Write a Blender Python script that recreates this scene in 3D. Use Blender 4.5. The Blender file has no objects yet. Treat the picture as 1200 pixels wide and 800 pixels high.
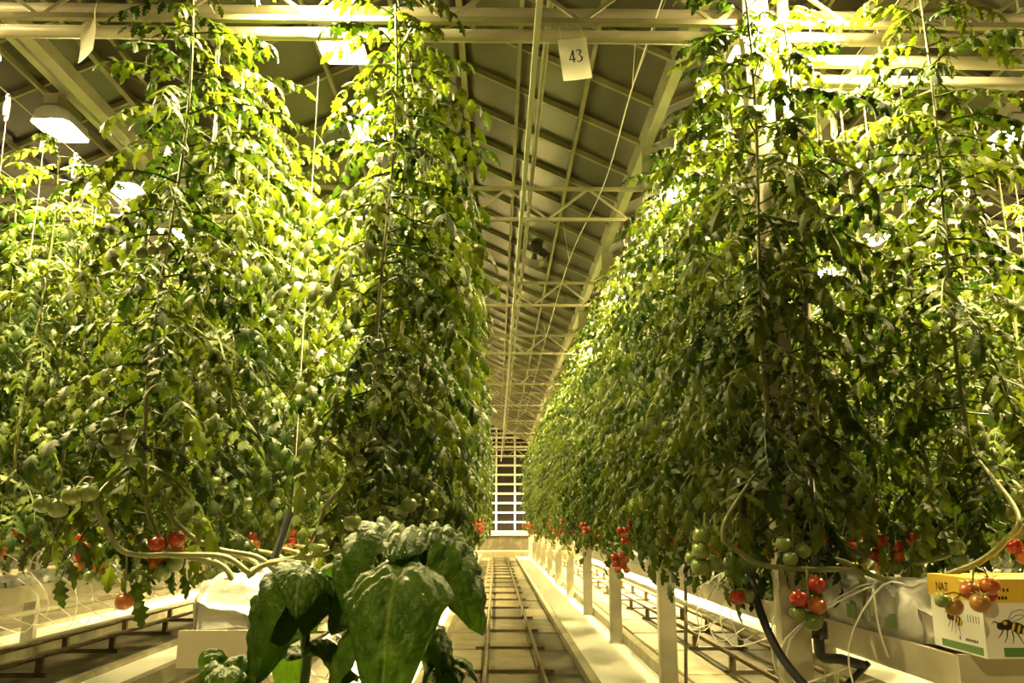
import bpy, math, random
from mathutils import Vector, Matrix, Euler

# ------------------------------------------------------------------ camera, world, exposure
scn = bpy.context.scene
COL = scn.collection
R = math.radians
PITCH = math.atan(.213)
YAW = math.atan(.019 * math.cos(PITCH))
CAM = Vector((0, 0, 1.5))
cam_d = bpy.data.cameras.new('camera')
cam_d.sensor_width = 36
cam_d.lens = 30
cam_d.clip_start = .02
cam = bpy.data.objects.new('camera', cam_d)
COL.objects.link(cam)
cam.location = CAM
cam.rotation_euler = (math.pi / 2 + PITCH, 0, -YAW)
scn.camera = cam

world = bpy.data.worlds.new('night')
scn.world = world
world.use_nodes = True
world.node_tree.nodes['Background'].inputs[0].default_value = (.012, .011, .016, 1)
world.node_tree.nodes['Background'].inputs[1].default_value = 1
scn.view_settings.view_transform = 'Standard'
scn.view_settings.look = 'None'
scn.view_settings.gamma = 1
scn.view_settings.use_curve_mapping = False
scn.view_settings.exposure = 0.0
LAMP_STRENGTH = 160.0      # glowing glass bowl of each lamp
LAMP_WATTS = 460.0       # its downward beam
LAMP_COLOR = (1.0, .80, .32)


def at(px, py, Y):
    """point of the place at depth Y along the rows, seen at a photo pixel (1200x800)"""
    F = Vector((math.sin(YAW) * math.cos(PITCH), math.cos(YAW) * math.cos(PITCH), math.sin(PITCH)))
    Rt = Vector((math.cos(YAW), -math.sin(YAW), 0))
    U = Rt.cross(F)
    d = F + Rt * ((px - 600) / 1000) + U * ((400 - py) / 1000)
    return CAM + d * (Y / d.y)


# ------------------------------------------------------------------ materials
MATS = {}


def mat(name, color, rough=.6, metal=0., var=.0, scale=6., color2=None, emit=0., spec=.5, bump=0., bscale=40., trans=0.,
        objvar=False, coat=0.):
    if name in MATS:
        return MATS[name]
    m = bpy.data.materials.new(name)
    m.use_nodes = True
    nt = m.node_tree
    N = nt.nodes
    Lk = nt.links
    b = N['Principled BSDF']
    b.inputs['Base Color'].default_value = (*color, 1)
    b.inputs['Roughness'].default_value = rough
    b.inputs['Metallic'].default_value = metal
    b.inputs['Specular IOR Level'].default_value = spec
    if coat:
        b.inputs['Coat Weight'].default_value = coat
    colout = None
    if color2 is not None:
        tc = N.new('ShaderNodeTexCoord')
        nz = N.new('ShaderNodeTexNoise')
        nz.inputs['Scale'].default_value = scale
        nz.inputs['Detail'].default_value = 5
        Lk.new(tc.outputs['Object'], nz.inputs['Vector'])
        rp = N.new('ShaderNodeValToRGB')
        rp.color_ramp.elements[0].position = .35
        rp.color_ramp.elements[1].position = .68
        rp.color_ramp.elements[0].color = (*color, 1)
        rp.color_ramp.elements[1].color = (*color2, 1)
        if objvar:
            oi = N.new('ShaderNodeObjectInfo')
            ad = N.new('ShaderNodeMath')
            ad.operation = 'MULTIPLY_ADD'
            ad.inputs[1].default_value = .5
            Lk.new(oi.outputs['Random'], ad.inputs[0])
            sb = N.new('ShaderNodeMath')
            sb.operation = 'SUBTRACT'
            Lk.new(nz.outputs['Fac'], sb.inputs[0])
            sb.inputs[1].default_value = .25
            Lk.new(sb.outputs[0], ad.inputs[2])
            Lk.new(ad.outputs[0], rp.inputs['Fac'])
        else:
            Lk.new(nz.outputs['Fac'], rp.inputs['Fac'])
        colout = rp.outputs['Color']
        Lk.new(colout, b.inputs['Base Color'])
    if bump:
        tc2 = N.new('ShaderNodeTexCoord')
        n2 = N.new('ShaderNodeTexNoise')
        n2.inputs['Scale'].default_value = bscale
        n2.inputs['Detail'].default_value = 4
        Lk.new(tc2.outputs['Object'], n2.inputs['Vector'])
        bp = N.new('ShaderNodeBump')
        bp.inputs['Strength'].default_value = bump
        bp.inputs['Distance'].default_value = .02
        Lk.new(n2.outputs['Fac'], bp.inputs['Height'])
        Lk.new(bp.outputs[0], b.inputs['Normal'])
    if emit:
        b.inputs['Emission Color'].default_value = (*color, 1)
        b.inputs['Emission Strength'].default_value = emit
    if trans:
        tr = N.new('ShaderNodeBsdfTranslucent')
        mx = N.new('ShaderNodeMixShader')
        mx.inputs[0].default_value = trans
        if colout is not None:
            hs = N.new('ShaderNodeHueSaturation')
            hs.inputs['Value'].default_value = 1.5
            hs.inputs['Saturation'].default_value = 1.05
            Lk.new(colout, hs.inputs['Color'])
            Lk.new(hs.outputs[0], tr.inputs['Color'])
        else:
            tr.inputs['Color'].default_value = (*[min(1, c * 1.5) for c in color], 1)
        out = N['Material Output']
        Lk.new(b.outputs[0], mx.inputs[1])
        Lk.new(tr.outputs[0], mx.inputs[2])
        Lk.new(mx.outputs[0], out.inputs[0])
    MATS[name] = m
    return m


M_LEAF = mat('tomato_leaf', (.015, .031, .0028), .5, color2=(.070, .093, .008), scale=5, trans=.40, objvar=True, spec=.25)
M_STEM = mat('tomato_stem', (.11, .125, .035), .6, color2=(.17, .155, .055), scale=14)
M_GREEN = mat('green_tomato', (.10, .145, .028), .3, color2=(.16, .19, .045), scale=9)
M_OLIVE = mat('turning_tomato', (.26, .16, .03), .3, color2=(.32, .13, .025), scale=12)
M_ORANGE = mat('orange_tomato', (.36, .085, .012), .28, color2=(.34, .11, .018), scale=10)
M_RED = mat('red_tomato', (.27, .020, .007), .25, color2=(.34, .042, .012), scale=10)
M_CREAM = mat('cream_paint', (.55, .51, .39), .5, color2=(.45, .41, .30), scale=3)
M_STEEL = mat('galvanised_steel', (.60, .58, .48), .5, .25, color2=(.48, .46, .36), scale=4)
M_POST = mat('post_paint', (.50, .47, .36), .55, color2=(.38, .35, .25), scale=5, bump=.05)
M_WHITE = mat('white_ground_cover', (.88, .87, .82), .35, color2=(.84, .82, .75), scale=2.5, bump=.12, bscale=12)
M_SLAB = mat('concrete_slab', (.055, .045, .022), .7, color2=(.15, .125, .062), scale=3.0, bump=.2, bscale=30, objvar=True)
M_SOIL = mat('dark_floor', (.07, .06, .037), .9, color2=(.13, .11, .065), scale=2.2, bump=.3, bscale=14)
M_KERB = mat('kerb_concrete', (.30, .27, .18), .7, color2=(.20, .18, .11), scale=5)
M_RAIL = mat('worn_rail_pipe', (.10, .075, .038), .5, .3, color2=(.17, .13, .07), scale=8)
M_PIPE = mat('pale_pipe', (.54, .50, .37), .45, color2=(.46, .42, .30), scale=3)
M_GLASS = mat('night_glass', (.034, .027, .028), .28, color2=(.075, .060, .054), scale=.9, spec=.6, objvar=True)
M_DARKGLASS = mat('dark_glass', (.018, .016, .016), .15, spec=.5)
M_BAR = mat('white_glazing_bar', (.80, .80, .74), .5)
M_ROOFBAR = mat('roof_bar', (.36, .33, .21), .5, .1, color2=(.28, .25, .16), scale=4)
M_TRUSSM = mat('truss_steel', (.40, .37, .23), .5, .15, color2=(.32, .29, .18), scale=4)
M_PAPER = mat('paper_sheet', (.82, .78, .60), .7, trans=.2)
M_INK = mat('black_ink', (.02, .018, .015), .6)
M_BLACK = mat('black_plastic', (.014, .014, .013), .4)
M_TWINE = mat('white_twine', (.80, .78, .66), .7)
M_HOOK = mat('white_hook', (.88, .87, .80), .5)
M_BAG = mat('white_film', (.52, .51, .47), .30, color2=(.43, .42, .39), scale=6, bump=.7, bscale=14, trans=.15)
M_BAGGREEN = mat('green_print', (.10, .22, .06), .5)
M_BAGGREY = mat('grey_print', (.30, .30, .28), .5)
M_YELLOW = mat('yellow_print', (.72, .48, .05), .5)
M_CARD = mat('white_card', (.80, .79, .74), .6)
M_CARDB = mat('tan_card', (.50, .38, .19), .7, color2=(.42, .32, .16), scale=8)
M_TUBE = mat('drip_tube', (.78, .76, .66), .5)
M_REFL = mat('lamp_reflector', (.75, .74, .70), .3, .6)
M_BULB = mat('lamp_bulb', LAMP_COLOR, .4, emit=LAMP_STRENGTH)
M_BASIL = mat('basil_leaf', (.030, .070, .006), .45, color2=(.056, .105, .009), scale=40, trans=.42, spec=.2, bump=.4, bscale=90)
_nt = M_BASIL.node_tree
_b = _nt.nodes['Principled BSDF']
_src = _b.inputs['Base Color'].links[0].from_socket
_at = _nt.nodes.new('ShaderNodeAttribute')
_at.attribute_name = 'vein'
_mx = _nt.nodes.new('ShaderNodeMix')
_mx.data_type = 'RGBA'
_nt.links.new(_at.outputs['Fac'], _mx.inputs[0])
_nt.links.new(_src, _mx.inputs[6])
_mx.inputs[7].default_value = (.11, .16, .030, 1)
_nt.links.new(_mx.outputs[2], _b.inputs['Base Color'])
M_BASILSTEM = mat('basil_stem', (.10, .17, .04), .5)
M_TABLE = mat('table_top', (.35, .31, .24), .6, color2=(.28, .25, .19), scale=7)
M_FAN = mat('fan_casing', (.10, .095, .07), .5, .2)


# ------------------------------------------------------------------ mesh builder
class MB:
    def __init__(s):
        s.v = []
        s.f = []

    def add(s, v, f):
        o = len(s.v)
        s.v += [tuple(p) for p in v]
        s.f += [tuple(i + o for i in q) for q in f]
        return s

    def box(s, x0, x1, y0, y1, z0, z1):
        return s.add([(x0, y0, z0), (x1, y0, z0), (x1, y1, z0), (x0, y1, z0), (x0, y0, z1), (x1, y0, z1), (x1, y1, z1), (x0, y1, z1)],
                     [(0, 3, 2, 1), (4, 5, 6, 7), (0, 1, 5, 4), (1, 2, 6, 5), (2, 3, 7, 6), (3, 0, 4, 7)])

    def bar(s, a, b, w, h):
        """rectangular bar from a to b"""
        a, b = Vector(a), Vector(b)
        t = (b - a).normalized()
        up = Vector((0, 0, 1)) if abs(t.z) < .95 else Vector((0, 1, 0))
        sd = t.cross(up).normalized()
        n = sd.cross(t)
        vs = []
        for p in (a, b):
            for i, j in ((-1, -1), (1, -1), (1, 1), (-1, 1)):
                vs.append(p + sd * (i * w / 2) + n * (j * h / 2))
        return s.add(vs, [(3, 2, 1, 0), (4, 5, 6, 7), (0, 1, 5, 4), (1, 2, 6, 5), (2, 3, 7, 6), (3, 0, 4, 7)])

    def tube(s, pts, rad, n=6, caps=True):
        pts = [Vector(p) for p in pts]
        if not hasattr(rad, '__len__'):
            rad = [rad] * len(pts)
        vs = []
        fs = []
        ref = None
        for i, p in enumerate(pts):
            t = (pts[min(i + 1, len(pts) - 1)] - pts[max(i - 1, 0)]).normalized()
            if ref is None:
                ref = Vector((0, 0, 1)) if abs(t.z) < .9 else Vector((1, 0, 0))
            sd = t.cross(ref).normalized()
            ref = sd.cross(t)
            for k in range(n):
                a = 2 * math.pi * k / n
                vs.append(p + (sd * math.cos(a) + ref * math.sin(a)) * rad[i])
        for i in range(len(pts) - 1):
            for k in range(n):
                a = i * n + k
                b = i * n + (k + 1) % n
                fs.append((a, b, b + n, a + n))
        if caps:
            fs.append(tuple(range(n - 1, -1, -1)))
            fs.append(tuple(range((len(pts) - 1) * n, len(pts) * n)))
        return s.add(vs, fs)

    def lathe(s, prof, n=12, c=(0, 0, 0), lob=0., sq=1.):
        vs = []
        fs = []
        m = len(prof)
        for i, (r, z) in enumerate(prof):
            for k in range(n):
                a = 2 * math.pi * k / n
                rr = r * (1 + lob * math.cos(5 * a))
                vs.append((c[0] + rr * math.cos(a), c[1] + rr * math.sin(a) * sq, c[2] + z))
        for i in range(m - 1):
            for k in range(n):
                fs.append((i * n + k, i * n + (k + 1) % n, (i + 1) * n + (k + 1) % n, (i + 1) * n + k))
        return s.add(vs, fs)

    def mesh(s, name, m, smooth=False):
        me = bpy.data.meshes.new(name)
        me.from_pydata(s.v, [], s.f)
        for q in (m if isinstance(m, (list, tuple)) else [m]):
            me.materials.append(q)
        if smooth:
            me.polygons.foreach_set('use_smooth', [True] * len(me.polygons))
        me.update()
        return me


def put(name, me, parent=None, loc=(0, 0, 0), rot=(0, 0, 0), sc=1.):
    o = bpy.data.objects.new(name, me)
    COL.objects.link(o)
    o.location = loc
    o.rotation_euler = rot
    o.scale = (sc, sc, sc) if not hasattr(sc, '__len__') else sc
    if parent is not None:
        o.parent = parent
    return o


def obj(name, mb, m, parent=None, smooth=False, **k):
    return put(name, mb.mesh(name, m, smooth), parent, **k)


def empty(name, loc=(0, 0, 0)):
    o = bpy.data.objects.new(name, None)
    COL.objects.link(o)
    o.location = loc
    o.empty_display_size = .1
    return o


def tag(o, label=None, cat=None, group=None, kind=None):
    if label:
        o['label'] = label
    if cat:
        o['category'] = cat
    if group:
        o['group'] = group
    if kind:
        o['kind'] = kind
    return o


def smoothpath(pts, n=5):
    """Catmull-Rom through pts"""
    P = [Vector(p) for p in pts]
    P = [P[0] * 2 - P[1]] + P + [P[-1] * 2 - P[-2]]
    out = []
    for i in range(1, len(P) - 2):
        for k in range(n):
            t = k / n
            a, b, c, d = P[i - 1], P[i], P[i + 1], P[i + 2]
            out.append(.5 * ((2 * b) + (c - a) * t + (2 * a - 5 * b + 4 * c - d) * t * t + (3 * b - a - 3 * c + d) * t ** 3))
    out.append(P[-2])
    return out


# ------------------------------------------------------------------ layout
Y_END = 40.5
PY = [4.57 + 3.38 * k for k in range(11)]          # posts and girders
BAY = 3.7
GX = [-9.6, -5.9, -2.2, 1.5, 5.2, 8.9]             # roof gutters
GZ, RZ = 5.25, 6.12
AISLES = [-4.92, -2.37, .18, 2.73]
ROWS = [(-6.6, -5.62), (-3.95, -3.3), (-1.55, -.72), (.97, 1.62), (3.5, 4.15)]   # white floor strips under the plant rows

# ------------------------------------------------------------------ floor
fl = obj('floor', MB().box(-14, 14, -6, Y_END + 1, -.2, -.03), M_SOIL)
tag(fl, kind='structure')
ti = 1
for i, (a, b) in enumerate(ROWS):
    s = MB()
    nx, ny = 5, 80
    rnd = random.Random(i)
    y0, y1 = (3.0, Y_END - .6)
    for j in range(ny + 1):
        for k in range(nx + 1):
            s.v.append((a + (b - a) * k / nx, y0 + (y1 - y0) * j / ny, .02 + rnd.uniform(-.006, .006)))
    for j in range(ny):
        for k in range(nx):
            q = j * (nx + 1) + k
            s.f.append((q, q + 1, q + nx + 2, q + nx + 1))
    g = obj('ground_sheet', s, M_WHITE, fl, smooth=True)
    for x, h in ((a - .04, .07), (b + .05, .13)):
        kb = obj('trim_%d' % ti, MB().box(x - .045, x + .045, y0, y1, -.03, h), M_KERB)
        tag(kb, kind='structure')
        ti += 1
# concrete slabs of the two aisles whose floor shows
slabmesh = {}


def slab(w, l):
    k = (round(w, 3), round(l, 3))
    if k not in slabmesh:
        e = .012
        m = MB()
        m.add([(-w / 2, -l / 2, -.04), (w / 2, -l / 2, -.04), (w / 2, l / 2, -.04), (-w / 2, l / 2, -.04),
               (-w / 2, -l / 2, -e), (w / 2, -l / 2, -e), (w / 2, l / 2, -e), (-w / 2, l / 2, -e),
               (-w / 2 + e, -l / 2 + e, 0), (w / 2 - e, -l / 2 + e, 0), (w / 2 - e, l / 2 - e, 0), (-w / 2 + e, l / 2 - e, 0)],
              [(0, 1, 5, 4), (1, 2, 6, 5), (2, 3, 7, 6), (3, 0, 4, 7), (4, 5, 9, 8), (5, 6, 10, 9), (6, 7, 11, 10), (7, 4, 8, 11), (8, 9, 10, 11)])
        slabmesh[k] = m.mesh('floor_slab', M_SLAB)
    return slabmesh[k]


rnd = random.Random(5)
for ax in AISLES[1:]:
    for x0, x1 in ((ax - .80, ax - .31), (ax - .25, ax + .25), (ax + .31, ax + .69)):
        y = 4.0 + rnd.uniform(0, .4)
        while y < Y_END - 1.6:
            l = 1.64
            put('floor_slab', slab(x1 - x0, l), fl, ((x0 + x1) / 2, y + l / 2, rnd.uniform(-.012, .002)), (rnd.uniform(-.004, .004), rnd.uniform(-.008, .008), 0))
            y += 1.69

# pipe rail tracks
LABT = {-4.92: 'raised heating pipe rails on low brackets under the far left plants',
        -2.37: 'heating pipe rail track along the aisle behind the left gutter',
        .18: 'rusty brown pipe rail track along the open central aisle',
        2.73: 'heating pipe rail track right of the white posts, on low brackets'}
railm = MB().tube([(0, 3.6, 0), (0, Y_END - 1.2, 0)], .024, 8).mesh('rail', M_RAIL, True)
slm = MB().box(-.42, .42, -.02, .02, 0, .035).box(-.31, -.25, -.035, .035, .03, .075).box(.25, .31, -.035, .035, .03, .075).mesh('sleeper', M_RAIL)
slm2 = MB().box(-.36, .36, -.02, .02, -.03, .02).box(-.31, -.25, -.03, .03, .02, .15).box(.25, .31, -.03, .03, .02, .15).mesh('sleeper', M_RAIL)
for ax in AISLES:
    t = tag(empty('pipe_rail_track', (ax, 0, 0)), LABT[ax], 'rail track', 'pipe rail tracks in the aisles')
    hz = .09 if ax == .18 else .17
    for sx in (-.28, .28):
        put('rail', railm, t, (sx, 0, hz))
    y = 4.2
    while y < Y_END - 1.5:
        put('sleeper', slm if ax == .18 else slm2, t, (0, y, 0))
        y += 1.69

# ------------------------------------------------------------------ back wall
bw = empty('wall_back', (0, Y_END, 0))
tag(bw, kind='structure')
obj('base_wall', MB().box(-14, 14, 0, .25, -.1, 1.02), M_SLAB, bw)
obj('base_ledge', MB().box(-14, 14, -.12, .05, .95, 1.08), M_CREAM, bw)
obj('base_step', MB().box(-14, 14, -.35, 0, -.1, .24), M_SLAB, bw)
obj('step_edge', MB().box(-14, 14, -.36, -.30, .24, .29), M_CREAM, bw)
pm = MB().box(-.42, .42, -.01, .01, .05, .385).mesh('pane', M_DARKGLASS)
bm_ = MB().box(-2.2, 2.2, -.05, .05, -.045, .045).mesh('glazing_bar', M_BAR)
for k in range(13):
    z = 1.12 + .435 * k
    put('glazing_bar', bm_, bw, (.45, 0, z))
    if k < 12:
        for c in range(5):
            put('pane', pm, bw, (.45 - 1.74 + .87 * c, .03, z))
mm = MB().box(-.04, .04, -.06, .06, 1.0, 6.3).mesh('mullion', M_BAR)
for c in range(6):
    put('mullion', mm, bw, (.45 - 2.175 + .87 * c, 0, 0))
for a, b in ((-14, -1.75), (2.65, 14)):
    obj('side_glazing', MB().box(a, b, .02, .06, 1.0, 6.4), M_DARKGLASS, bw)

for nm, x in (('wall_left', -9.75), ('wall_right', 9.05)):
    wl = tag(empty(nm, (x, 0, 0)), kind='structure')
    obj('glazing', MB().box(-.02, .02, 2, Y_END, .6, 5.3), M_DARKGLASS, wl)
    obj('base_wall', MB().box(-.1, .1, 2, Y_END, -.1, .6), M_KERB, wl)
    mw = MB().box(-.05, .05, -.04, .04, .6, 5.3).mesh('mullion', M_BAR)
    for k in range(20):
        put('mullion', mw, wl, (0, 2.2 + 2 * k, 0))

# ------------------------------------------------------------------ roof: bays of glass panes between sloping bars
PW = .80
slope = math.atan2(RZ - GZ, BAY / 2)
sl_len = math.hypot(RZ - GZ, BAY / 2)
panem = MB().box(0, sl_len, .02, PW - .02, .02, .03).mesh('pane', M_GLASS)
barm = MB().box(0, sl_len, -.016, .016, -.035, .045).mesh('rafter', M_ROOFBAR)
Y0R = 2.4
nP = int((Y_END - Y0R) / PW)
for bi in range(5):
    xl = GX[bi]
    ce = empty('ceiling', (xl + BAY / 2, 0, GZ))
    tag(ce, kind='structure')
    for k in range(nP + 1):
        for s in (0, 1):
            if s == 0:
                loc, rot = (-BAY / 2, Y0R + k * PW, 0), (0, -slope, 0)
            else:
                loc, rot = (BAY / 2, Y0R + k * PW + PW, 0), (0, -slope, math.pi)
            if k < nP:
                put('pane', panem, ce, loc, rot)
            put('rafter', barm, ce, (loc[0], Y0R + k * PW, 0), rot)
    obj('ridge_beam', MB().box(-.03, .03, Y0R, Y_END, RZ - GZ - .07, RZ - GZ + .02), M_ROOFBAR, ce)
    for s in (-1, 1):
        for q in (.36, .70):
            obj('purlin', MB().bar((s * BAY / 2 * (1 - q), Y0R, (RZ - GZ) * q - .07), (s * BAY / 2 * (1 - q), Y_END, (RZ - GZ) * q - .07), .035, .05), M_ROOFBAR, ce)
GL = ['roof gutter beam far left above the outer plant rows', 'roof gutter beam above the left edge plants, with lattice bracing',
      'dark roof gutter beam seen between the two left plant columns', 'pale roof gutter beam running above the right row of white posts',
      'roof gutter beam above the far right lamps', 'outermost roof gutter beam on the right']
for i, x in enumerate(GX):
    g = MB()
    prof = [(-.075, .09), (-.045, -.05), (.045, -.05), (.075, .09), (.06, .09), (.036, -.036), (-.036, -.036), (-.06, .09)]
    vs = [(x + a, Y0R, GZ + b - .02) for a, b in prof] + [(x + a, Y_END, GZ + b - .02) for a, b in prof]
    n = len(prof)
    g.add(vs, [(k, (k + 1) % n, n + (k + 1) % n, n + k) for k in range(n)] + [tuple(range(n - 1, -1, -1)), tuple(range(n, 2 * n))])
    tag(obj('roof_gutter', g, M_STEEL if i != 2 else M_ROOFBAR), GL[i], 'roof gutter', 'roof gutters')

# lattice girders across the rows
BZ, TZ = 4.42, 4.74
dgl = math.hypot(.4, TZ - BZ)
dm = MB().bar((0, 0, 0), (.4, 0, TZ - BZ), .018, .022).mesh('diagonal', M_TRUSSM)
dm2 = MB().bar((0, 0, TZ - BZ), (.4, 0, 0), .018, .022).mesh('diagonal', M_TRUSSM)
chm = MB().box(-9.7, 9.0, -.02, .02, -.017, .017).mesh('chord', M_TRUSSM)
upm = MB().box(-.02, .02, -.02, .02, TZ - BZ, GZ - BZ - .05).mesh('gutter_strut', M_TRUSSM)
ORD = ['nearest', 'second', 'third', 'fourth', 'fifth', 'sixth', 'seventh', 'eighth', 'ninth', 'tenth', 'farthest']
for k, y in enumerate(PY):
    t = tag(empty('lattice_girder', (0, y, BZ)), '%s steel lattice girder crossing overhead, counted away from the camera' % ORD[k], 'girder', 'lattice girders')
    put('bottom_chord', chm, t)
    put('top_chord', chm, t, (0, 0, TZ - BZ))
    for j in range(46):
        put('diagonal', dm if j % 2 else dm2, t, (-9.5 + .4 * j, 0, 0))
    for x in GX:
        put('gutter_strut', upm, t, (x + .03, 0, 0))

# posts
postm = MB().box(-.075, .075, -.05, .05, 0, GZ - .08).mesh('shaft', M_POST)
basem = MB().box(-.085, .085, -.06, .06, -.03, .035).mesh('base_plate', M_STEEL)
for k, y in enumerate(PY):
    o = tag(empty('support_post', (1.53, y, 0)), '%s white steel post in the row right of the aisle, counted from the camera' % ORD[k], 'post', 'white posts right of the aisle')
    put('shaft', postm, o)
    put('base_plate', basem, o)
for k, y in enumerate(PY[1:6]):
    o = tag(empty('support_post', (-5.85, y, 0)), '%s white steel post behind the left edge rows, counted from the camera' % ORD[k], 'post', 'white posts at far left')
    put('shaft', postm, o)
    put('base_plate', basem, o)
dp = tag(empty('downpipe', (1.73, 4.62, 0)), 'slim pale downpipe beside the nearest white post', 'pipe')
obj('pipe', MB().tube([(0, 0, 0), (0, 0, GZ - .1)], .034, 10), M_POST, dp, True)
for z in (1.75, 3.2):
    obj('clamp', MB().box(-.14, .045, -.045, .045, z, z + .03), M_STEEL, dp)

# overhead rail along the aisle
tag(obj('overhead_rail', MB().box(.215, .25, 2.5, Y_END - .5, 4.31, 4.375), M_BAR), 'long straight pale rail hanging overhead along the central aisle', 'rail')
tag(obj('overhead_conduit', MB().tube([(.34, 2.5, 4.79), (.34, Y_END - .5, 4.79)], .022, 6), M_ROOFBAR), 'brown conduit running on top of the girders above the aisle', 'conduit')
tag(obj('overhead_beam', MB().box(2.66, 2.76, 2.5, Y_END - .5, 4.765, 4.87), M_PIPE), 'pale longitudinal beam overhead right of the nearest post', 'beam')
tag(obj('overhead_beam', MB().box(-3.3, -3.2, 2.5, Y_END - .5, 4.765, 4.87), M_ROOFBAR), 'brown longitudinal beam overhead above the left edge plants', 'beam')

# transverse header pipes
def cross_pipe(x0, x1, y, z, r, label):
    t = tag(empty('header_pipe', (0, y, z)), label, 'pipe', 'header pipes across the top')
    obj('pipe', MB().tube([(x0, 0, 0), (x1, 0, 0)], r, 12), M_PIPE, t, True)
    x = math.ceil(x0) + .35
    cm = MB().box(-.012, .012, -.045, .045, r - .01, r + .02).box(-.005, .005, -.005, .005, r, r + .3).mesh('hanger', M_STEEL)
    while x < x1:
        put('hanger', cm, t, (x, 0, 0))
        x += 1.7


cross_pipe(-9, 9, 4.72, 4.56, .042, 'uppermost pale pipe crossing the top of the picture')
cross_pipe(-9, 9, 4.72, 4.415, .040, 'pale crossing pipe from which the numbered sheet hangs')
cross_pipe(1.45, 9, 4.72, 4.265, .040, 'lit crossing pipe at upper right, third down, left end at post')
cross_pipe(1.45, 9, 4.72, 4.13, .038, 'lowest lit crossing pipe at upper right')

# ------------------------------------------------------------------ lamps
bulbm = MB().lathe([(0, -.085), (.05, -.08), (.095, -.06), (.125, -.03), (.13, 0), (.0, .01)], 14, sq=1.25).mesh('bulb', M_BULB, True)
LD = bpy.data.lights.new('lamp_beam', 'AREA')
LD.shape = 'DISK'
LD.size = .16
LD.energy = LAMP_WATTS
LD.color = LAMP_COLOR
LD.spread = R(145)
rf = MB()
prof = [(-.05, .10), (-.15, .06), (-.21, -.045), (.21, -.045), (.15, .06), (.05, .10)]
for side in (0,):
    vs = []
    for yy, q in ((-.22, .8), (-.17, 1.), (.17, 1.), (.22, .8)):
        for a, b in ((-.155, -.035), (-.13, .06), (-.05, .105), (.05, .105), (.13, .06), (.155, -.035)):
            vs.append((a * q, yy, b * (q if b > 0 else 1)))
    fs = []
    for i in range(3):
        for k in range(5):
            a = i * 6 + k
            fs.append((a, a + 1, a + 7, a + 6))
    fs += [(0, 1, 2, 3, 4, 5), (18, 19, 20, 21, 22, 23)]
    rf.add(vs, fs)
reflm = rf.mesh('reflector', M_REFL, False)
ballm = MB().box(-.06, .06, -.20, .20, .11, .20).mesh('ballast', M_CREAM)
hangm = MB().box(-.012, .012, -.012, .012, .20, .30).box(-.05, .05, -.02, .02, .29, .305).mesh('hanger', M_STEEL)
LROW = {-3.6: 'above the left edge rows', -1.06: 'above the row left of the aisle', 1.76: 'above the row right of the aisle', 4.29: 'above the far right rows'}
LAMPS = []
for lx, where in LROW.items():
    tag(obj('lamp_rail', MB().box(lx - .03, lx + .03, 2.6, Y_END - .5, 5.0, 5.05), M_STEEL), 'steel rail carrying the grow lamps ' + where, 'rail', 'lamp rails')
    n = 0
    ys = [4.33] + [5.28 + 1.31 * k for k in range(26)]
    for k, y in enumerate(ys):
        lab = '%s grow lamp from the camera %s' % (ORD[k] if k < 10 else 'distant', where)
        o = tag(empty('grow_lamp', (lx, y, 4.70)), lab if k else 'nearest grow lamp ' + where, 'lamp', 'grow lamps ' + where)
        put('bulb', bulbm, o)
        put('beam', LD, o, (0, 0, -.09))
        put('reflector', reflm, o)
        put('ballast', ballm, o)
        put('hanger', hangm, o)

for lx in (-1.06,):  # unseen extra lamp, added behind the camera to brighten the basil from the front
    o = tag(empty('grow_lamp', (lx, -2.9, 4.70)), 'lamp added unseen over the path behind the camera to light the basil', 'lamp', 'added lamps behind the camera')
    put('bulb', bulbm, o)
    put('beam', LD, o, (0, 0, -.09))
    put('reflector', reflm, o)
    put('ballast', ballm, o)
    put('hanger', hangm, o)

# ------------------------------------------------------------------ tomato leaves
def leaflet(mb, o, d, n, L, W, droop, hi):
    """one lobed leaflet from o along d, face normal n"""
    d = d.normalized()
    sd = d.cross(n).normalized()
    n = sd.cross(d)
    if hi:
        S = [0, .10, .22, .34, .46, .58, .70, .82, 1]
        Wd = [0, .62, .48, 1.0, .55, .90, .38, .44, 0]
    else:
        S = [0, .16, .36, .55, .76, 1]
        Wd = [0, .75, .62, 1., .5, 0]
    base = len(mb.v)
    for s, w in zip(S, Wd):
        c = o + d * (L * s * (1 - .25 * droop * s)) - n * (droop * L * s * s * .55)
        wv = w * W
        for q in (-1, 0, 1):
            mb.v.append(tuple(c + sd * (q * wv * .92) - n * (abs(q) * wv * .38)))
    for i in range(len(S) - 1):
        a = base + i * 3
        if i == 0:
            mb.f += [(a + 1, a + 4, a + 3), (a + 1, a + 5, a + 4)]
        elif i == len(S) - 2:
            mb.f += [(a, a + 1, a + 4), (a + 1, a + 2, a + 4)]
        else:
            mb.f += [(a, a + 1, a + 4, a + 3), (a + 1, a + 2, a + 5, a + 4)]


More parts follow.
